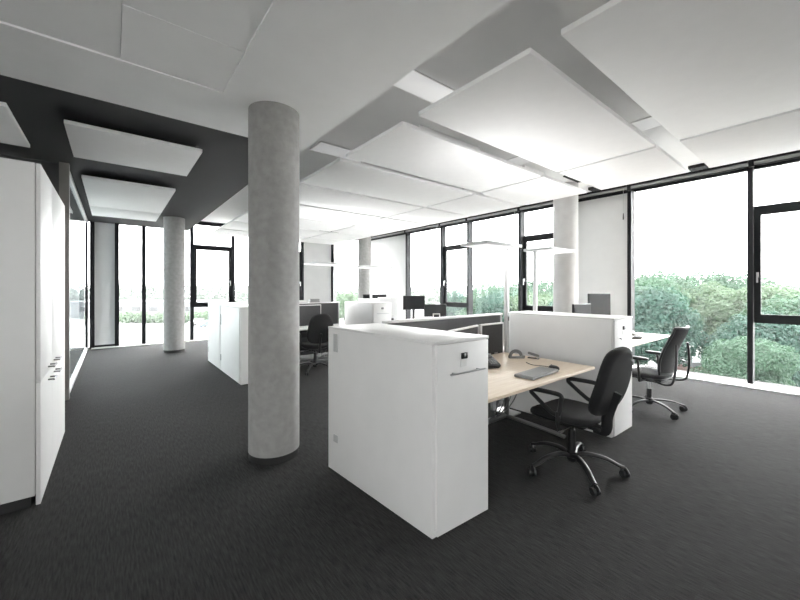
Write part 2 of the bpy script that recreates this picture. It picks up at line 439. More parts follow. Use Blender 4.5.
cpanel(-.369, .82, 4.72, 5.86, 'white panel under the charcoal ceiling, the nearer one with its full outline visible', G2, top=ZD)
cpanel(-.35, .80, 6.85, 9.1, 'white panel under the charcoal ceiling, the middle one above the glass partition', G2, top=ZD)
cpanel(-.35, .80, 9.14, 10.25, 'white panel under the charcoal ceiling, the last and thinnest one by the end windows', G2, top=ZD)
cpanel(-1.9, -.73, 4.62, 5.79, 'white panel under the charcoal ceiling above the tall white wardrobe, cut by picture edge', G2, top=ZD)

# faintly glowing rectangles and the air slots in the slab above the panels
def cpatch(x0, x1, y0, y1, label):
    t = thing('ceiling_patch', label, 'ceiling light', ((x0 + x1) / 2, (y0 + y1) / 2, ZC - .001), 0, 'bright patches above the ceiling panels')
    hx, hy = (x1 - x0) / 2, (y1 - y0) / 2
    bx('diffuser', (-hx, hx, -hy, hy, -.012, -.001), 'glowpatch', t)  # pale face with a faint glow
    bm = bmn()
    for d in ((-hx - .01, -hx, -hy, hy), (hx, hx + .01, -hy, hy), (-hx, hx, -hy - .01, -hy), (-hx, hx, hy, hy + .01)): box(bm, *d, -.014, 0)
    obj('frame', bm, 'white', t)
cpatch(2.06, 3.4, 2.46, 2.76, 'flat square bright ceiling patch seen past the corner of the largest panel')
cpatch(2.20, 3.4, 4.44, 4.78, 'soft bright ceiling strip just beside the top of thick column')
cpatch(4.85, 5.20, .4, 1.60, 'bright ceiling strip seen through the long gap near the window side')
cpatch(4.75, 5.1, 2.75, 3.3, 'small bright ceiling patch glimpsed where two panel gaps cross')
def vent(x0, x1, y0, y1, z, label):
    t = thing('ceiling_vent', label, 'vent', ((x0 + x1) / 2, (y0 + y1) / 2, z), 0, 'dark air vents in the ceiling')
    hx, hy = (x1 - x0) / 2, (y1 - y0) / 2
    bx('vent_body', (-hx, hx, -hy, hy, -.02, ZC - .001 - z if z > 3.4 else -.001), 'darkgap', t)
    bm = bmn()
    for k in range(4): box(bm, -hx, hx, -hy + (k + .3) * 2 * hy / 4, -hy + (k + .6) * 2 * hy / 4, -.026, -.02)
    obj('slat', bm, 'frame', t)
vent(7.3, 7.5, 1.38, 1.60, ZC - .03, 'dark little box on the ceiling over blinds, where the wide window begins')
vent(7.3, 7.5, 2.97, 3.17, ZC - .03, 'dark little box on the ceiling above the white wall panel')
vent(6.2, 6.75, 3.02, 3.12, ZC, 'short dark air slot between ceiling panels near the pale pillar')
vent(4.45, 5.05, 9.03, 9.11, ZS + .035, 'small dark air slot above the far white wall panel')

# ------------------------------------------------------------------ pull-out cabinets
def cabinet(label, poly, h, grips=False, group='white pull-out cabinets by the desks'):
    """poly: near-left, near-right, far-right, far-left footprint corners"""
    o = Vector((poly[0][0], poly[0][1], 0))
    P = [Vector((x, y, 0)) - o for x, y in poly]
    t = thing('storage_cabinet', label, 'cabinet', o, 0, group)
    ux = (P[1] - P[0]).normalized(); uy = (P[3] - P[0]).normalized(); W = (P[1] - P[0]).length; D = (P[3] - P[0]).length
    mtx = Matrix(((ux.x, uy.x, 0, 0), (ux.y, uy.y, 0, 0), (0, 0, 1, 0), (0, 0, 0, 1)))
    def b(name, dims, m, par, bev=0.): 
        bm = bmn(); box(bm, *dims, bev=bev, mtx=mtx); return obj(name, bm, m, par, smooth=40 if bev else None)
    b('body', (.0, W, .02, D, .0, h - .02), 'white', t, .0015)
    b('cabinet_top', (-.002, W + .002, -.002, D + .002, h - .019, h), 'white', t, .002)
    fr = b('drawer_front', (.022, W - .003, .0, .0185, .012, h - .024), 'white', t, .0015)
    hz = h * .825
    bm = bmn(); hx0, hx1 = W * .21, W * .85
    pts = [(hx0 + .02, 0, hz), (hx0 + .02, -.03, hz), (hx1 - .02, -.03, hz), (hx1 - .02, 0, hz)]
    cyl(bm, mtx @ Vector((hx0, -.03, hz)), mtx @ Vector((hx1, -.03, hz)), .006, seg=12)
    for q in (hx0 + .045, hx1 - .045): cyl(bm, mtx @ Vector((q, .001, hz)), mtx @ Vector((q, -.03, hz)), .0055, seg=10)
    obj('handle', bm, 'alu', fr, smooth=50)
    bm = bmn(); box(bm, W * .46, W * .56, -.012, 0, h * .893, h * .925, bev=.003, mtx=mtx); lk = obj('lock', bm, 'black', fr, smooth=40)
    bm = bmn(); box(bm, W * .49, W * .515, -.016, -.0, h * .903, h * .922, bev=.003, mtx=mtx); obj('lock_barrel', bm, 'alu', lk, smooth=40)
    bm = bmn(); box(bm, W * .45, W * .56, -.0015, .0, h * .850, h * .882, mtx=mtx); obj('label_holder', bm, 'paper', fr)
    # grip plates on the long side
    for z0, z1, mname in ((h * .83, h * .955, 'lightgrey'), (h * .205, h * .255, 'lightgrey')) if grips else ():
        bm = bmn(); box(bm, -.004, .0005, D - .145, D - .085, z0, z1, bev=.0015, mtx=mtx); obj('grip_plate', bm, mname, t, smooth=40)
    return t
cabinet('large white cabinet with handle and black lock, standing closest beside the thick column',
        [(1.493, 1.529), (1.98, 1.510), (1.907, 2.715), (1.42, 2.733)], 1.185, True)
cabinet('white cabinet with black lock standing behind the black chair at the wooden desk',
        [(3.918, 1.452), (4.395, 1.447), (4.395, 2.70), (3.918, 2.70)], 1.205)
cabinet('white cabinet with small black lock among the far desks by the corner column',
        [(4.05, 5.92), (4.53, 5.92), (4.53, 7.02), (4.05, 7.02)], 1.215)
def sidecab(y0, y1, label, x0=1.56, x1=2.05, h=1.21):
    t = thing('storage_cabinet', label, 'cabinet', (x0, y0, 0), 0, 'white cabinets beyond the thick column')
    W, D = x1 - x0, y1 - y0
    bx('body', (0, W, .003, D - .003, .0, h - .02), 'white', t, bev=.002)
    bx('cabinet_top', (-.012, W, 0, D, h - .019, h), 'white', t, bev=.002)
    d = bx('door', (-.012, -.001, .05, D - .006, .012, h - .024), 'white', t, bev=.002)
    bm = bmn(); box(bm, -.018, -.012, D - .055, D - .02, h * .70, h * .86, bev=.002); obj('grip_plate', bm, 'greyplastic', d, smooth=40)
    bm = bmn(); box(bm, -.018, -.012, D - .055, D - .02, h * .16, h * .25, bev=.002); obj('grip_plate', bm, 'greyplastic', d, smooth=40)
sidecab(5.91, 7.21, 'white low cabinet partly hidden behind the thick concrete column')
sidecab(7.22, 8.33, 'white low cabinet at the end of the far row, facing the walkway')

# ------------------------------------------------------------------ tall wardrobe by the walkway
def wardrobe(y0, y1, hy0, hy1, label):
    x1 = -.39; x0 = -.98; h = 2.37
    t = thing('wardrobe', label, 'wardrobe', (x1, y0, 0), 0, 'tall white wardrobes beside the walkway')
    D = y1 - y0
    bx('body', (x0 - x1, -.028, 0, D - .002, .075, h), 'white', t, bev=.002)
    bx('plinth', (x0 - x1 + .01, -.05, .02, D - .02, 0, .075), 'darkgap', t)
    for z0, z1, hz, nm_ in ((.075, .853, .80, 'door'), (.857, h - .002, .90, 'door')):
        d = bx(nm_, (-.024, 0, .002, D - .004, z0 if z0 > .1 else .01, z1), 'white', t, bev=.002)
        bm = bmn(); a, b = hy0 - y0, hy1 - y0
        cyl(bm, (.036, a - .02, hz), (.036, b + .02, hz), .006, seg=10)
        for q in (a, b): cyl(bm, (-.001, q, hz), (.036, q, hz), .006, seg=10)
        obj('handle', bm, 'steelgrey', d, smooth=50)
wardrobe(3.492, 4.085, 3.86, 3.98, 'tall white wardrobe closest to the camera, its plain side facing us')
wardrobe(4.090, 5.11, 4.20, 4.32, 'tall white wardrobe further along, next to the glass partition post')

# ------------------------------------------------------------------ desks
def desk(label, x0, x1, y0, y1, top='maple', group='desks'):
    t = thing('desk', label, 'desk', ((x0 + x1) / 2, (y0 + y1) / 2, 0), 0, group)
    hx, hy = (x1 - x0) / 2, (y1 - y0) / 2
    bx('desktop', (-hx, hx, -hy, hy, .715, .74), top, t, bev=.003)
    for s in (-1, 1):
        bm = bmn(); px = s * (hx - .16)
        cyl(bm, (px, hy - .14, .05), (px, hy - .14, .69), .026, seg=20)
        box(bm, px - .035, px + .035, -hy + .12, hy - .08, .69, .715, bev=.003)
        lg = obj('leg', bm, 'steelgrey', t, smooth=40)
        bm = bmn(); tube(bm, spline([(px, -hy + .22, .022), (px, -.1, .036), (px, hy - .14, .048), (px, hy - .06, .03)], 5), .03, seg=12, flat=.6, up=(0, 0, 1))
        obj('leg_foot', bm, 'steelgrey', lg, smooth=50)
    bm = bmn(); tube(bm, [(-hx + .17, hy - .13, .055), (hx - .17, hy - .13, .055)], .028, seg=12); obj('floor_beam', bm, 'steelgrey', t, smooth=50)
    bm = bmn(); box(bm, -hx + .25, hx - .25, hy - .32, hy - .14, .55, .56); box(bm, -hx + .25, hx - .25, hy - .33, hy - .32, .55, .64); box(bm, -hx + .25, hx - .25, hy - .14, hy - .13, .55, .70)
    obj('cable_tray', bm, 'black', t)
    bm = bmn()
    for k in range(4):
        ax = hx - .2 - k * .06; tube(bm, spline([(ax, hy - .2, .57), (ax + .05 - .05 * k, hy - .27, .35), (ax - .12, hy - .22, .14), (ax - .25 + .08 * k, hy - .16, .10), (ax - .4, hy - .2, .05)], 6), .006, seg=7)
    obj('cable', bm, 'greyplastic', t, smooth=60)
    return t
desk('pale wooden desk holding the grey keyboard, between two white cabinets', 2.0, 3.68, 1.533, 2.57)
desk('desk in front of the mesh back chair, shining white by the windows', 4.42, 7.15, 1.80, 2.60)
desk('dark looking desk at the far black chair behind the thick column', 2.1, 3.85, 6.42, 6.98, 'white')  # glare on the desktop is put into its white colour
desk('far desk by the windows carrying the monitors', 4.62, 7.15, 6.1, 6.95, 'white')  # white top for glare, as on the desk before it

# screens between desks
def screen(label, p0, p1, z0, z1, cap='frame', th=.03, fab='screen_fabric'):
    p0 = Vector((*p0, 0)); p1 = Vector((*p1, 0)); d = p1 - p0; W = d.length; a = math.atan2(d.y, d.x)
    t = thing('desk_screen', label, 'desk screen', p0, a, 'dark desk screens')
    bx('screen_panel', (.015, W - .015, -th * .4, th * .4, z0, z1 - .015), fab, t)
    bm = bmn()
    if cap == 'frame':
        box(bm, 0, .018, -th / 2, th / 2, z0, z1, bev=.002); box(bm, W - .018, W, -th / 2, th / 2, z0, z1, bev=.002)
        box(bm, .018, W - .018, -th / 2, th / 2, z1 - .018, z1, bev=.002)
    else:
        box(bm, 0, W, -th, th, z1 - .022, z1, bev=.002)
        box(bm, W - .03, W, -th * .6, th * .6, z0, z1 - .022, bev=.002); box(bm, 0, .03, -th * .6, th * .6, z0, z1 - .022, bev=.002)
    obj('screen_frame', bm, 'white', t, smooth=40)
    for q in (.15, W - .15):
        bm = bmn(); box(bm, q - .03, q + .03, -th * .55, th * .55, z0 - .03 if z0 > .3 else 0, z0 + .02); obj('clamp', bm, 'alu', t)
    return t
screen('dark desk screen with white frame standing upright at the back of the wooden desk', (3.24, 2.585), (3.665, 2.585), .735, 1.10)
screen('dark white-framed desk screen angled towards the large white cabinet', (2.56, 2.42), (3.225, 2.61), .77, 1.095)
screen('long charcoal partition with white top edge behind the wooden desk', (2.0, 2.735), (3.835, 2.735), .12, 1.195, 'cap', .035, 'screen_grey')
screen('charcoal partition with white top edge behind the far black chair', (2.1, 7.1), (3.95, 7.1), .12, 1.215, 'cap', .035)
screen('dark desk screen panel at the far desk, beside the thick column', (2.1, 7.02), (3.47, 7.02), .735, 1.17)
screen('small pale grey desk screen beside the far monitors', (4.95, 7.0), (5.55, 7.0), .745, 1.30, 'frame', .03, 'lightgrey')

# ------------------------------------------------------------------ chairs
def star_base(t, R, angs, arch, w0, w1, mname, caster_r=.03):
    for k, a in enumerate(angs):
        a = math.radians(a); c, s = math.cos(a), math.sin(a)
        bm = bmn()
        prof = [(.03, .115 + arch * .3), (R * .3, .125 + arch), (R * .65, .115 + arch * .7), (R * .9, .088), (R * 1.0, .078)]
        pts = spline([(q * c, q * s, z) for q, z in prof], 5)
        rr = [w0 + (w1 - w0) * i / (len(pts) - 1) for i in range(len(pts))]
        tube(bm, pts, rr, seg=12, flat=.62, up=(0, 0, 1))
        lg = obj('base_leg', bm, mname, t, smooth=60)
        bm = bmn(); tx, ty = -s, c; ro = a + [.5, -.7, 1.2, .2, -1.1][k % 5]; wx, wy = -math.sin(ro), math.cos(ro)
        cx, cy = R * c, R * s
        for sg in (-1, 1):
            cyl(bm, (cx + wx * .009 * sg, cy + wy * .009 * sg, caster_r), (cx + wx * .027 * sg, cy + wy * .027 * sg, caster_r), caster_r, caster_r * .92, seg=20)
        cyl(bm, (cx, cy, .02), (cx, cy, .082), .009, seg=10)
        tube(bm, [(cx + wx * .009 + math.cos(ro) * math.cos(q) * .033, cy + wy * 0 + math.sin(ro) * math.cos(q) * .033, caster_r + math.sin(q) * .033) for q in (.3, .8, 1.3, 1.8, 2.3, 2.8)], .012, seg=8, flat=1.5)
        obj('caster', bm, 'black', lg, smooth=50)

def task_chair(label, loc, rz):
    t = thing('office_chair', label, 'chair', loc, rz, 'black office chairs')
    star_base(t, .38, [16, 88, 160, 232, 304], .02, .030, .019, 'blacksheen')
    bm = bmn(); lathe(bm, [(.034, .075), (.04, .09), (.04, .15), (.03, .16), (.028, .33), (.018, .335), (.018, .40)], 24); obj('gas_lift', bm, 'black', t, smooth=40)
    bm = bmn(); box(bm, -.09, .09, -.14, .12, .385, .425, bev=.012); box(bm, -.035, .035, -.24, -.12, .39, .415, bev=.006)
    me_ = obj('mechanism', bm, 'black', t, smooth=40)
    bm = bmn(); tube(bm, [(-.06, -.05, .40), (-.2, -.05, .392), (-.235, -.05, .388)], .006, seg=8); cyl(bm, (-.225, -.05, .388), (-.275, -.05, .386), .011, seg=12)
    obj('lever', bm, 'alu', me_, smooth=40); bm = bmn(); tube(bm, [(.06, .02, .40), (.22, .02, .39)], .006, seg=8); cyl(bm, (.2, .02, .39), (.255, .02, .388), .011, seg=12)
    obj('lever', bm, 'alu', me_, smooth=40)
    ol = superellipse(.48, .52, 3.2, 48, .0, .05)
    fn = lambda x, y: -.035 * max(0, (y - .16) / .14) ** 2 + .018 * (abs(x) / .23) ** 2
    bm = bmn(); pillow(bm, ol, [(.80, .425), (.93, .432), (.985, .447), (1, .462), (.985, .480), (.94, .492), (.82, .500), (.6, .502), (.3, .500)], fn); obj('seat', bm, 'fabric', t, smooth=70)
    bm = bmn(); pillow(bm, ol, [(.62, .408), (.86, .415), (.95, .428), (.95, .437)], fn); obj('seat_shell', bm, 'black', t, smooth=60)
    # backrest: an upright padded shield, narrower at the top, leaning back
    H = .55; bo = superellipse(.51, H, 3.0, 56, .20, 0)
    tilt = Matrix.Translation(Vector((0, -.275, .81))) @ Matrix.Rotation(math.radians(90 + 17), 4, 'X')
    bf = lambda x, y: -.030 * math.cos(min(1, abs(y + .06) / .28) * PI / 2) + .22 * x * x * 1.3 - .02
    bm = bmn(); pillow(bm, bo, [(.86, -.052), (.95, -.046), (.995, -.028), (1, -.010), (.985, .006), (.94, .018), (.8, .026), (.5, .028)], lambda x, y: -bf(x, y) * -1, mtx=tilt @ Matrix.Scale(-1, 4, (0, 0, 1)))
    obj('backrest', bm, 'fabric', t, smooth=70)
    bm = bmn(); pillow(bm, bo, [(.985, .0), (.985, -.012), (.95, -.022), (.8, -.030), (.4, -.032)], lambda x, y: bf(x, y) - .012, mtx=tilt)
    bm.free() 
    bm = bmn(); tube(bm, spline([(0, -.18, .402), (0, -.25, .40), (0, -.275, .44), (0, -.285, .54), (0, -.345, .72)], 6), .042, seg=12, flat=.38, up=(1, 0, 0)); obj('back_bar', bm, 'black', t, smooth=60)
    for s in (-1, 1):
        x = s * .285
        bm = bmn()
        lp = [(x, .17, .675), (x, .19, .655), (x, .165, .63), (x, .02, .535), (x, -.03, .525), (x, -.055, .545), (x, -.07, .64), (x, -.075, .665), (x, -.05, .683), (x, .05, .683)]
        n = len(lp); pts = []
        for i in range(n):
            p0, p1, p2, p3 = (Vector(lp[(i + k - 1) % n]) for k in range(4))
            for k in range(5):
                q = k / 5; pts.append(.5 * ((2 * p1) + (p2 - p0) * q + (2 * p0 - 5 * p1 + 4 * p2 - p3) * q * q + (3 * p1 - p0 - 3 * p2 + p3) * q ** 3))
        tube(bm, pts, .019, seg=10, flat=.62, closed=True, up=(1, 0, 0))
        ar = obj('armrest', bm, 'blacksheen', t, smooth=60)
        bm = bmn(); tube(bm, [(x, -.045, .55), (x, -.045, .47), (x * .96, -.045, .42), (x * .7, -.045, .405), (x * .3, -.045, .405)], .026, seg=10, flat=.45, up=(0, 1, 0)); obj('armrest_post', bm, 'black', ar, smooth=50)
    return t
ch = task_chair('black padded office chair with loop armrests at the wooden desk', (2.98, 1.425, 0), math.radians(-3))
dup(ch, (2.90, 6.10, 0), math.radians(-8), 'black office chair with rounded back, far off behind the thick column')

def mesh_chair(label, loc, rz):
    t = thing('office_chair', label, 'chair', loc, rz, None)
    star_base(t, .37, [24, 96, 168, 240, 312], .0, .024, .014, 'black', .032)
    bm = bmn(); lathe(bm, [(.032, .07), (.04, .085), (.04, .14), (.027, .15), (.027, .26)], 24); obj('lift_sleeve', bm, 'black', t, smooth=40)
    bm = bmn(); lathe(bm, [(.015, .26), (.015, .37)], 20); obj('gas_lift', bm, 'alu', t, smooth=40)
    bm = bmn(); box(bm, -.10, .10, -.16, .10, .36, .41, bev=.015); obj('mechanism', bm, 'black', t, smooth=40)
    ol = superellipse(.48, .47, 3.4, 48, .0, .02)
    fn = lambda x, y: -.03 * max(0, (y - .12) / .14) ** 2
    bm = bmn(); pillow(bm, ol, [(.80, .425), (.95, .432), (1, .452), (.98, .470), (.92, .480), (.7, .485), (.3, .485)], fn); obj('seat', bm, 'meshback', t, smooth=70)
    bm = bmn(); pillow(bm, ol, [(.7, .405), (.95, .413), (.97, .428), (.95, .436)], fn); obj('seat_shell', bm, 'black', t, smooth=60)
    # curved mesh sheet held in a frame
    rows_ = 14; cols = 12
    def pt(u, v, off=0):
        z = .50 + .55 * v; w = (.225 - .02 * abs(v - .4) - .045 * max(0, v - .6)) ; x = (u * 2 - 1) * w
        y = -.185 - .10 * v + .055 * (1 - (2 * u - 1) ** 2) * -1 + .035 * math.cos((v - .3) * 4) + off
        return Vector((x, y, z))
    bm = bmn(); g = [[[bm.verts.new(pt(i / cols, j / rows_, o_)) for i in range(cols + 1)] for j in range(rows_ + 1)] for o_ in (0, -.022)]
    for L_ in g:
        for j in range(rows_):
            for i in range(cols): bm.faces.new((L_[j][i], L_[j][i + 1], L_[j + 1][i + 1], L_[j + 1][i]))
    for j in range(rows_):
        for i in (0, cols): bm.faces.new((g[0][j][i], g[0][j + 1][i], g[1][j + 1][i], g[1][j][i]))
    for i in range(cols):
        for j in (0, rows_): bm.faces.new((g[0][j][i], g[0][j][i + 1], g[1][j][i + 1], g[1][j][i]))
    bk = obj('backrest', bm, 'meshback', t, smooth=60)
    bm = bmn(); loop = [pt(0, j / 14, -.011) for j in range(15)] + [pt(i / 8, 1, -.011) for i in range(1, 9)] + [pt(1, j / 14, -.011) for j in range(13, -1, -1)] + [pt(i / 8, 0, -.011) for i in range(7, 0, -1)]
    tube(bm, loop, .014, seg=8, closed=True); obj('back_frame', bm, 'black', bk, smooth=60)
    for s in (-1, 1):
        bm = bmn(); tube(bm, spline([(s * .10, -.10, .39), (s * .19, -.20, .385), (s * .215, -.29, .40), (s * .215, -.325, .47), (s * .205, -.345, .66), (s * .18, -.335, .86)], 6), .016, seg=10, flat=.8); obj('back_strut', bm, 'black', t, smooth=60)
    for s in (-1, 1):
        x = s * .29
        bm = bmn(); tube(bm, spline([(s * .12, 0, .40), (x - s * .02, .0, .405), (x, .0, .44), (x, .01, .60), (x, .02, .655)], 6), .024, seg=10, flat=.55, up=(0, 1, 0)); ar = obj('armrest', bm, 'black', t, smooth=60)
        bm = bmn(); pillow(bm, [(x + a_, .03 + b_) for a_, b_ in superellipse(.08, .26, 3, 28)], [(.75, .652), (.97, .658), (1, .67), (.95, .682), (.7, .686)]); obj('arm_pad', bm, 'black', ar, smooth=60)
    return t
mesh_chair('black office chair with mesh back by the windows, side on', (5.22, 1.53, 0), math.radians(-4))

# ------------------------------------------------------------------ standing lamps
def lamp(label, px, py, x0, x1, y0, y1, z):
    t = thing('floor_lamp', label, 'lamp', (px, py, 0), 0, 'white standing lamps')
    bx('base_plate', (-.09 if x0 < px - .1 else -.07, .09, -.14, .14, 0, .016), 'lampwhite', t, bev=.004)
    bm = bmn(); box(bm, -.026, .026, -.022, .022, .016, z + .004, bev=.006); p = obj('pole', bm, 'lampwhite', t, smooth=40)
    bm = bmn(); box(bm, .002, .014, -.028, -.021, 1.115, 1.165, bev=.002); obj('switch', bm, 'black', p, smooth=40)
    h = bx('lamp_head', (x0 - px, x1 - px, y0 - py, y1 - py, z + .004, z + .038), 'lampwhite', t, bev=.004)
    bx('diffuser', (x0 - px + .03, x1 - px - .03, y0 - py + .03, y1 - py - .03, z - .001, z + .004), 'diffuser', h)
    bx('uplight_diffuser', (x0 - px + .05, x1 - px - .05, y0 - py + .05, y1 - py - .05, z + .038, z + .041), 'diffuser', h)
    for nm_, dz, rot, e in (('uplight', .05, PI, UP), ('downlight', -.01, 0, DOWN)):
        ld = bpy.data.lights.new(nm_, 'AREA'); ld.shape = 'RECTANGLE'; ld.size = (x1 - x0) * .85; ld.size_y = (y1 - y0) * .8; ld.energy = e
        lo = bpy.data.objects.new(nm_, ld); C.objects.link(lo); lo.parent = t; lo.location = ((x0 + x1) / 2 - px, (y0 + y1) / 2 - py, z + dz); lo.rotation_euler = (rot, 0, 0)
UP, DOWN = 1.3, .4
lamp('white standing lamp with flat head at the end of the wooden desk', 3.745, 2.585, 3.104, 3.765, 2.385, 2.76, 1.985)
lamp('white standing lamp behind the white cabinet, its head reaching over the pale pillar', 4.66, 2.745, 4.64, 5.34, 2.50, 2.92, 2.04)
lamp('white standing lamp at the far black chair, its pole beside the dark screens', 3.90, 7.2, 3.17, 3.92, 6.62, 7.22, 2.01)
lamp('far white standing lamp whose head is in front of the corner column', 4.95, 7.3, 4.35, 5.2, 6.75, 7.32, 2.0)

# ------------------------------------------------------------------ things on the desks
ZT = .74
t = thing('keyboard', 'grey keyboard lying at an angle on the wooden desk', 'keyboard', (2.935, 1.712, ZT), 0)
t.rotation_euler = (0, 0, math.radians(3)); t.scale = (.93, .93, 1.2)
bm = bmn(); box(bm, -.25, .25, -.095, .095, .003, .022, bev=.005); obj('case', bm, 'greyplastic', t, smooth=40)
bm = bmn()
for r_ in range(5):
    for c_ in range(18):
        if r_ == 0 and 4 < c_ < 10: continue
        x = -.238 + c_ * .0265; y = -.082 + r_ * .030
        box(bm, x, x + .0225, y, y + .025, .020, .026)
box(bm, -.238 + 5 * .0265, -.238 + 10 * .0265 - .004, -.082, -.057, .020, .026); box(bm, -.238, .235, .074, .088, .020, .024)
obj('key', bm, 'keys', t)
bm = bmn()
for x in (-.2, .2): box(bm, x - .03, x + .03, .05, .08, 0, .003)
obj('foot', bm, 'black', t)
t = thing('computer_mouse', 'black computer mouse next to the grey keyboard', 'mouse', (3.245, 1.72, ZT + .001), math.radians(-15))
bm = bmn(); pillow(bm, superellipse(.064, .11, 2.5, 28), [(.92, .001), (1, .008), (.97, .02), (.82, .031), (.5, .037), (.2, .039)], lambda x, y: 0); obj('shell', bm, 'black', t, smooth=60)
bm = bmn(); cyl(bm, (-.005, .028, .034), (.005, .028, .034), .008, seg=14); obj('scroll_wheel', bm, 'greyplastic', t, smooth=50)
bm = bmn(); tube(bm, spline([(0, .05, .012), (.0, .12, .008), (-.05, .22, .005), (-.02, .34, .005)], 6), .0035, seg=6); obj('cable', bm, 'black', t, smooth=60)
# tape dispenser
t = thing('tape_dispenser', 'grey tape dispenser standing at the back of the wooden desk', 'tape dispenser', (3.46, 2.27, ZT), math.radians(-38))
bm = bmn(); pr = [(-.075, 0), (.085, 0), (.095, .03), (.07, .034), (.05, .018), (-.05, .018), (-.072, .03)]
a = [bm.verts.new((x, -.03, z)) for x, z in pr]; b = [bm.verts.new((x, .03, z)) for x, z in pr]; n = len(pr)
bm.faces.new(a); bm.faces.new(b[::-1])
for k in range(n): bm.faces.new((a[k], b[k], b[(k + 1) % n], a[(k + 1) % n]))
obj('body', bm, 'greyplastic', t)
bm = bmn(); tube(bm, [(.058 * math.cos(q * PI / 12), 0, .028 + .05 * math.sin(q * PI / 12)) for q in range(-1, 14)], .018, seg=10, flat=.42, up=(0, 1, 0)); obj('tape_arch', bm, 'greyplastic', t, smooth=60)
bm = bmn(); box(bm, .075, .095, -.022, .022, .032, .038); obj('cutter', bm, 'alu', t)
# stapler
t = thing('stapler', 'small black stapler on the wooden desk near the white cabinet side', 'stapler', (3.58, 2.13, ZT), math.radians(100)); t.scale = (.8, .8, .9)
bm = bmn(); box(bm, -.075, .075, -.02, .02, 0, .012, bev=.004); obj('base', bm, 'black', t, smooth=40)
mt = Matrix.Translation(Vector((-.07, 0, .022))) @ Matrix.Rotation(math.radians(-12), 4, 'Y')
bm = bmn(); box(bm, 0, .15, -.018, .018, 0, .028, bev=.008, mtx=mt); obj('arm', bm, 'greyplastic', t, smooth=40)
bm = bmn(); cyl(bm, (-.062, -.022, .02), (-.062, .022, .02), .012, seg=14); obj('hinge', bm, 'alu', t, smooth=40)
# desk phone mostly behind the cabinet
def phone(label, loc, rz):
    t = thing('telephone', label, 'telephone', loc, rz, 'black desk telephones')
    mt = Matrix.Translation(Vector((0, 0, .022))) @ Matrix.Rotation(math.radians(22), 4, 'X')
    bm = bmn(); box(bm, -.09, .09, -.10, .10, .024, .052, bev=.008, mtx=mt); box(bm, -.07, .07, .03, .09, 0, .07, bev=.004); box(bm, -.08, .08, -.095, -.08, 0, .03); obj('base', bm, 'black', t, smooth=40)
    bm = bmn(); tube(bm, spline([(-.062, -.095, .066), (-.062, -.06, .088), (-.062, .0, .114), (-.062, .06, .138), (-.062, .10, .142)], 5), [.024] * 4 + [.017] * 13 + [.024] * 4, seg=10, flat=.7); obj('handset', bm, 'black', t, smooth=60)
    bm = bmn()
    for r_ in range(4):
        for c_ in range(3): box(bm, -.01 + c_ * .026, .008 + c_ * .026, -.075 + r_ * .024, -.061 + r_ * .024, .052, .056, mtx=mt)
    obj('button', bm, 'greyplastic', t)
    bm = bmn(); box(bm, -.012, .072, .035, .085, .052, .055, mtx=mt); obj('display', bm, 'display', t)
    return t
ph = phone('black telephone peeking out behind the large white cabinet', (2.86, 2.20, ZT), math.radians(-20))
dup(ph, (6.25, 2.06, ZT), math.radians(-30), 'black telephone on the window desk beside the mesh back chair')

def monitor(label, loc, rz, w, h, z0, scr='display', group='flat monitors'):
    t = thing('monitor', label, 'monitor', loc, rz, group)
    bm = bmn(); box(bm, -w / 2, w / 2, -.012, .022, z0, z0 + h, bev=.006); obj('housing', bm, 'black', t, smooth=40)
    bx('screen', (-w / 2 + .012, w / 2 - .012, -.0135, -.0118, z0 + .016, z0 + h - .012), scr, t)
    bm = bmn(); box(bm, -.035, .035, .024, .044, .012, z0 + h * .55, bev=.004); obj('stand_column', bm, 'black', t, smooth=40)
    bm = bmn(); box(bm, -.11, .11, -.07, .12, 0, .013, bev=.005); obj('stand_foot', bm, 'black', t, smooth=40)
    return t
monitor('dark monitor on a stand on the far window desk', (5.70, 6.55, ZT), math.radians(-20), .56, .34, .26)
monitor('dark tilted monitor next to the far monitor, in front of a window post', (6.48, 6.62, ZT), math.radians(-38), .58, .33, .04)
monitor('pale grey faced monitor just showing over the white cabinet, lower of two', (5.33, 2.40, ZT), 0, .53, .32, .225, 'midgrey')
monitor('dark upright monitor just showing over the white cabinet, the taller', (5.93, 2.40, ZT), math.radians(-8), .58, .40, .29, 'darkgrey')

# laptop with light sticker like square beside far monitor: small picture stand
t = thing('photo_frame', 'small grey square frame on the far window desk', 'picture frame', (6.20, 6.28, ZT), math.radians(-35))
mt = Matrix.Rotation(math.radians(-12), 4, 'X')
bm = bmn(); 
for d in ((-.09, -.068, 0, .16), (.068, .09, 0, .16), (-.068, .068, 0, .022), (-.068, .068, .138, .16)): box(bm, d[0], d[1], -.008, .008, d[2], d[3], mtx=mt)
obj('frame', bm, 'lightgrey', t)
bm = bmn(); box(bm, -.068, .068, 0, .006, .022, .138, mtx=mt); obj('picture', bm, 'display', t)
t = thing('pen_cup', 'dark little cup on the far desk beside monitor stand', 'cup', (4.95, 6.45, ZT))
bm = bmn(); lathe(bm, [(.036, 0), (.04, .01), (.04, .10), (.036, .10), (.035, .012)], 24); obj('cup_body', bm, 'black', t, smooth=40)
bm = bmn()
for k in range(4): cyl(bm, (.012 * math.cos(k * 1.6), .012 * math.sin(k * 1.6), .02), (.03 * math.cos(k * 1.6), .03 * math.sin(k * 1.6), .16), .004, seg=8)
obj('pen', bm, 'greyplastic', t)
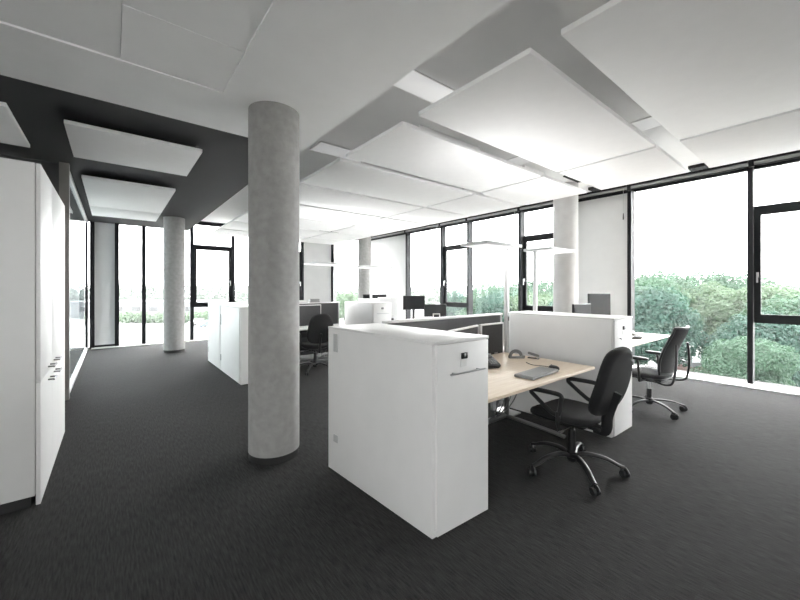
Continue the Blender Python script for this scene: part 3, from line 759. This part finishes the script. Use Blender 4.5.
# low dark box on the far cabinet, papers on the far partition
t = thing('sideboard', 'white sideboard in the far window corner beneath the low dark box', 'sideboard', (6.75, 9.72, 0), math.radians(0))
bx('body', (-.5, .5, -.24, .24, .0, 1.17), 'white', t, bev=.002)
bx('sideboard_top', (-.51, .51, -.25, .25, 1.171, 1.19), 'white', t, bev=.002)
for x0 in (-.498, .002): bx('door', (x0, x0 + .496, -.262, -.241, .02, 1.165), 'white', t, bev=.002)
t = thing('document_box', 'long low dark box lying on the white sideboard in the far corner', 'box', (6.75, 9.72, 1.191), math.radians(-38))
bm = bmn(); box(bm, -.38, .38, -.13, .13, 0, .105, bev=.004); obj('box_body', bm, 'frame', t, smooth=40)
bm = bmn(); box(bm, -.385, .385, -.135, .135, .105, .13, bev=.004); obj('lid', bm, 'darkgap', t, smooth=40)
for k, (x, y, h_, w_, rz, lb) in enumerate([(3.05, 7.1, .05, .26, .06, 'stack of papers lying on the far partition beside the thick column'),
                                  (3.36, 7.1, .075, .22, -.1, 'higher stack of grey folders on the far partition')]):
    t = thing('paper_tray', lb, 'paper tray', (x, y, 1.215), rz)
    bm = bmn(); box(bm, -w_ / 2, w_ / 2, -.05, .05, 0, .008); box(bm, -w_ / 2, w_ / 2, .044, .05, .008, h_); box(bm, -w_ / 2, -w_ / 2 + .006, -.05, .044, .008, h_); obj('tray', bm, 'lightgrey', t)
    bm = bmn()
    for q in range(5): box(bm, -w_ / 2 + .012 + .003 * (q % 2), w_ / 2 - .01 - .004 * (q % 3), -.045, .04, .009 + q * (h_ - .01) / 5, .009 + (q + .8) * (h_ - .01) / 5)
    obj('paper', bm, 'paper' if k == 0 else 'keys', t)

# ------------------------------------------------------------------ outside
GZ = -7.0
bx('ground', (-260, 420, -260, 420, GZ - 1, GZ), 'asphalt', kind='structure')
bx('ground_bounce', (-120, 8.6, -120, 12.6, GZ, GZ + .05), 'palebounce', kind='structure')  # pale ground added out of view to bounce daylight onto the soffit
bx('wall_building_base', (-4.5, 8.2, YB - .4, 12.2, GZ, -.26), 'charcoal_wall', kind='structure')

def foliage_bm(crown, n, size, rng):
    """leaf sprays: small tilted quads scattered through overlapping blobs"""
    bm = bmn(); blobs = crown
    vol = [b[3] ** 2 for b in blobs]; tot = sum(vol)
    for b, v in zip(blobs, vol):
        for k in range(int(n * v / tot)):
            while True:
                d = Vector((rng.uniform(-1, 1), rng.uniform(-1, 1), rng.uniform(-1, 1)))
                if .1 < d.length < 1: break
            d.normalize(); r = b[3] * (1 - .35 * rng.random() ** 2) * (1 + .12 * math.sin(d.x * 7 + b[0]) * math.cos(d.z * 6 + b[1]))
            p = Vector(b[:3]) + Vector((d.x * r, d.y * r, d.z * r * .85))
            nrm = (d + Vector((rng.uniform(-.8, .8), rng.uniform(-.8, .8), rng.uniform(-.4, 1)))).normalized()
            u, w = frame_axes(nrm); a = rng.uniform(0, PI); s = size * rng.uniform(.6, 1.3)
            uu = (u * math.cos(a) + w * math.sin(a)) * s; ww = (w * math.cos(a) - u * math.sin(a)) * s * .62
            c = nrm * s * .22
            vs = [bm.verts.new(p + q) for q in (-uu, -ww * .9 + c * .3, uu * 1.0 - c * .2, ww * .9 + c * .3)]
            bm.faces.new(vs)
    return bm

def crown(rng, h, R):
    bl = [(0, 0, h - R * .9, R * .8)]
    for k in range(10):
        a = rng.uniform(0, 2 * PI); rr = R * rng.uniform(.45, .8); zz = rng.uniform(h * .30, h - R * .55)
        bl.append((rr * math.cos(a), rr * math.sin(a), zz, R * rng.uniform(.38, .58)))
    return bl
protos = []
for pi_, (h, R, lm) in enumerate([(9.0, 3.6, 'leaf_a'), (9.6, 4.0, 'leaf_b'), (8.4, 3.4, 'leaf_c')]):
    rng = random.Random(31 + pi_); cr = crown(rng, h, R)
    bm = foliage_bm(cr, 24000, .135, rng)
    f = bpy.data.meshes.new('foliage'); bm.to_mesh(f); bm.free(); f.materials.append(M[lm])
    # an inner mass of denser leaves
    bm = bmn(); cyl(bm, (0, 0, 0), (0, 0, h * .4), .24, .16, seg=12)
    for b in cr[1:7]: tube(bm, [(0, 0, h * .33), (b[0] * .5, b[1] * .5, (h * .36 + b[2]) / 2), (b[0], b[1], b[2])], [.10, .07, .03], seg=7)
    tr = bpy.data.meshes.new('trunk'); bmesh.ops.recalc_face_normals(bm, faces=bm.faces); bm.to_mesh(tr); bm.free(); tr.materials.append(M['bark'])
    protos.append((f, tr))
def tree(x, y, k, s, rz, label, group):
    t = thing('tree', label, 'tree', (x, y, GZ), rz, group); t.scale = (s, s, s)
    f, tr = protos[k]
    o = bpy.data.objects.new('trunk', tr); C.objects.link(o); o.parent = t
    o = bpy.data.objects.new('foliage', f); C.objects.link(o); o.parent = t
    return t
FW = Vector((math.cos(math.radians(51.22)), math.sin(math.radians(51.22)))); RT = Vector((FW.y, -FW.x))
def at(px, z):
    v = FW * z + RT * ((px - 400) / 357.5 * z); return v.x, v.y
TG = 'trees outside the side windows'
T = [(640, 31, 0, 1.05, 'bluish green tree filling the wide window behind the mesh back chair'),
     (705, 41, 2, 1.2, 'pale green tree in the middle of the wide window beyond the chair'),
     (757, 27, 0, .82, 'low dark green tree just before the post of the opening window'),
     (790, 28, 1, .92, 'green tree behind the opening window at the picture edge'),
     (738, 24, 1, .60, 'short bushy green tree low outside beside the window post'),
     (770, 38, 2, 1.15, 'tall pale tree behind others, seen through the opening window'),
     (625, 33, 1, 1.05, 'green tree beside the white wall panel outside the window post'),
     (500, 42, 0, 1.00, 'bluish green tree outside behind the pole of the standing lamp'),
     (485, 52, 1, 1.02, 'mid green tree outside the wide window behind the standing lamp'),
     (540, 38, 2, 1.05, 'pale green tree outside the opening window next to the pillar'),
     (570, 33, 0, .95, 'bluish tree outside hidden partly by the pale pillar'),
     (523, 50, 1, 1.1, 'green tree far out between the two standing lamps'),
     (735, 46, 1, 1.22, 'large green tree further back, rising near the window post'),
     (668, 44, 1, 1.22, 'large green tree further back behind the bluish tree'),
     (345, 75, 2, 1.0, 'pale green tree seen small through the far corner window'),
     (455, 75, 0, .98, 'small looking tree outside the second opening window past pillar')]
rr = random.Random(5)
for px, z, k, s, lb in T:
    x, y = at(px, z); tree(x, y, k, s, rr.uniform(0, 6.28), lb, TG)
# distant belt of woodland on the horizon, and hedges
rng = random.Random(99); bl = []
for k in range(210):
    px = -60 + k * 4.6; z = rng.uniform(150, 210) if px < 480 else rng.uniform(95, 140)
    x, y = at(px, z); R = rng.uniform(4.5, 7.5); bl.append((x, y, GZ + rng.uniform(3, 7), R))
bm = foliage_bm(bl, 32000, .9, rng); o = obj('treeline', bm, 'leaf_far', kind='stuff'); tag(o, 'distant belt of pale green woodland along the horizon', 'woodland')
rng = random.Random(12); bl = []
for k in range(40):
    x, y = at(120 + k * 3.4, 92 + rng.uniform(-3, 3)); bl.append((x, y, GZ + 1.2, rng.uniform(1.3, 2.0)))
bm = foliage_bm(bl, 9000, .35, rng); o = obj('hedge', bm, 'leaf_c', kind='stuff'); tag(o, 'green hedge outside beyond the far end windows', 'hedge')
def building(px, z, w, d, h, label, m='rooflight'):
    x, y = at(px, z); t = thing('building', label, 'building', (x, y, GZ), math.radians(-38))
    bx('wall', (-w / 2, w / 2, -d / 2, d / 2, 0, h), m, t); bx('roof', (-w / 2 - .4, w / 2 + .4, -d / 2 - .4, d / 2 + .4, h, h + .4), 'rooflight', t)
    for k in range(int(w // 5)):
        bx('window', (-w / 2 + 1.5 + k * 5, -w / 2 + 4 + k * 5, -d / 2 - .05, -d / 2 + .1, h * .45, h * .75), 'display' if m != 'brickpink' else 'frame', t)
building(150, 110, 44, 14, 4.5, 'long pale flat-roofed building outside the far end windows', 'rooflight')
building(698, 34, 3.6, 3.0, 1.5, 'small pinkish building among the trees behind the mesh back chair', 'brickpink')
def car(px, z, rz, paint, label):
    x, y = at(px, z); t = thing('car', label, 'car', (x, y, GZ), rz, 'parked cars outside')
    pr = [(-2.1, .35), (-2.15, .75), (-1.9, .95), (-1.35, 1.0), (-.75, 1.42), (.75, 1.45), (1.35, 1.02), (2.05, .85), (2.15, .55), (2.1, .35)]
    bm = bmn(); a = [bm.verts.new((q, -.85, w)) for q, w in pr]; b = [bm.verts.new((q, .85, w)) for q, w in pr]; n = len(pr)
    bm.faces.new(a); bm.faces.new(b[::-1])
    for k in range(n): bm.faces.new((a[k], b[k], b[(k + 1) % n], a[(k + 1) % n]))
    obj('body', bm, paint, t)
    bm = bmn(); box(bm, -.95, 1.0, -.87, .87, 1.03, 1.34); obj('window', bm, 'display', t)
    for q in (-1.3, 1.3):
        for s in (-1, 1):
            bm = bmn(); cyl(bm, (q, s * .70, .32), (q, s * .88, .32), .32, seg=18); obj('wheel', bm, 'tyre', t, smooth=40)
car(199, 84, math.radians(20), 'carpaint_white', 'white parked car outside the far opening window')
car(209, 80, math.radians(15), 'carpaint_blue', 'dark blue parked car outside beside the white car')

# ------------------------------------------------------------------ light and sky
w = bpy.data.worlds.new('overcast_sky'); SC.world = w; w.use_nodes = True
nt = w.node_tree; N = nt.nodes; L = nt.links; bg = N['Background']
tc = N.new('ShaderNodeTexCoord'); sp = N.new('ShaderNodeSeparateXYZ'); L.new(tc.outputs['Generated'], sp.inputs[0])
cr = N.new('ShaderNodeValToRGB'); L.new(sp.outputs['Z'], cr.inputs['Fac'])
cr.color_ramp.elements[0].position = 0; cr.color_ramp.elements[0].color = (.93, .96, .97, 1)
cr.color_ramp.elements[1].position = .6; cr.color_ramp.elements[1].color = (1, 1, 1, 1)
L.new(cr.outputs['Color'], bg.inputs['Color']); bg.inputs['Strength'].default_value = 2.6
# portals guide the daylight through the glass
def portal(loc, rot, sx, sy):
    ld = bpy.data.lights.new('daylight_portal', 'AREA'); ld.shape = 'RECTANGLE'; ld.size = sx; ld.size_y = sy; ld.cycles.is_portal = True
    o = bpy.data.objects.new('daylight_portal', ld); C.objects.link(o); o.location = loc; o.rotation_euler = rot
portal((XR + .04, (YB + YF) / 2, 1.72), (PI / 2, 0, PI / 2), YF - YB, 3.4)
portal((2.17, YB - .14, 1.72), (PI / 2, 0, 0), .5, 3.4)
portal((XL - .14, -1.6, 1.72), (PI / 2, 0, -PI / 2), 1.6, 3.4)
portal((XL - .14, 9.4, 1.72), (PI / 2, 0, -PI / 2), 1.6, 3.4)
portal(((XR - 4) / 2, YF + .04, 1.72), (-PI / 2, 0, 0), XR + 4, 3.4)
sd = bpy.data.lights.new('sun', 'SUN'); sd.energy = 1.6; sd.angle = math.radians(50)
so = bpy.data.objects.new('sun', sd); C.objects.link(so); so.rotation_euler = (math.radians(42), math.radians(12), 0)

# summer haze over the land outside
vm = bpy.data.materials.new('summer_haze'); vm.use_nodes = True; nt = vm.node_tree; nt.nodes.remove(nt.nodes['Principled BSDF'])
vs = nt.nodes.new('ShaderNodeVolumeScatter'); vs.inputs['Density'].default_value = .00045; vs.inputs['Color'].default_value = (.97, .99, 1, 1)
nt.links.new(vs.outputs[0], nt.nodes['Material Output'].inputs['Volume'])
bm = bmn(); box(bm, 9, 420, -250, 415, GZ - .5, GZ + 26); box(bm, -245, 8.98, 13.2, 415, GZ - .5, GZ + 26)
hz = obj('haze', bm, vm, kind='stuff'); tag(hz, 'pale summer haze over the trees and yards outside', 'haze')

# ------------------------------------------------------------------ camera
cam = bpy.data.cameras.new('camera'); cam.sensor_width = 36; cam.lens = 357.5 * 36 / 800; cam.shift_y = -11 / 800; cam.clip_end = 2000; cam.clip_start = .05
co = bpy.data.objects.new('camera', cam); C.objects.link(co); co.location = (0, 0, 1.5)
co.rotation_euler = (PI / 2, 0, math.radians(51.22 - 90)); SC.camera = co
SC.view_settings.view_transform = 'Standard'; SC.view_settings.look = 'None'; SC.view_settings.gamma = 1; SC.view_settings.use_curve_mapping = False
SC.view_settings.exposure = 2.8
SC.cycles.max_bounces = 12; SC.cycles.diffuse_bounces = 6; SC.cycles.transparent_max_bounces = 24
try:
    SC.cycles.use_denoising = True; SC.cycles.denoiser = 'OPENIMAGEDENOISE'
except Exception: pass
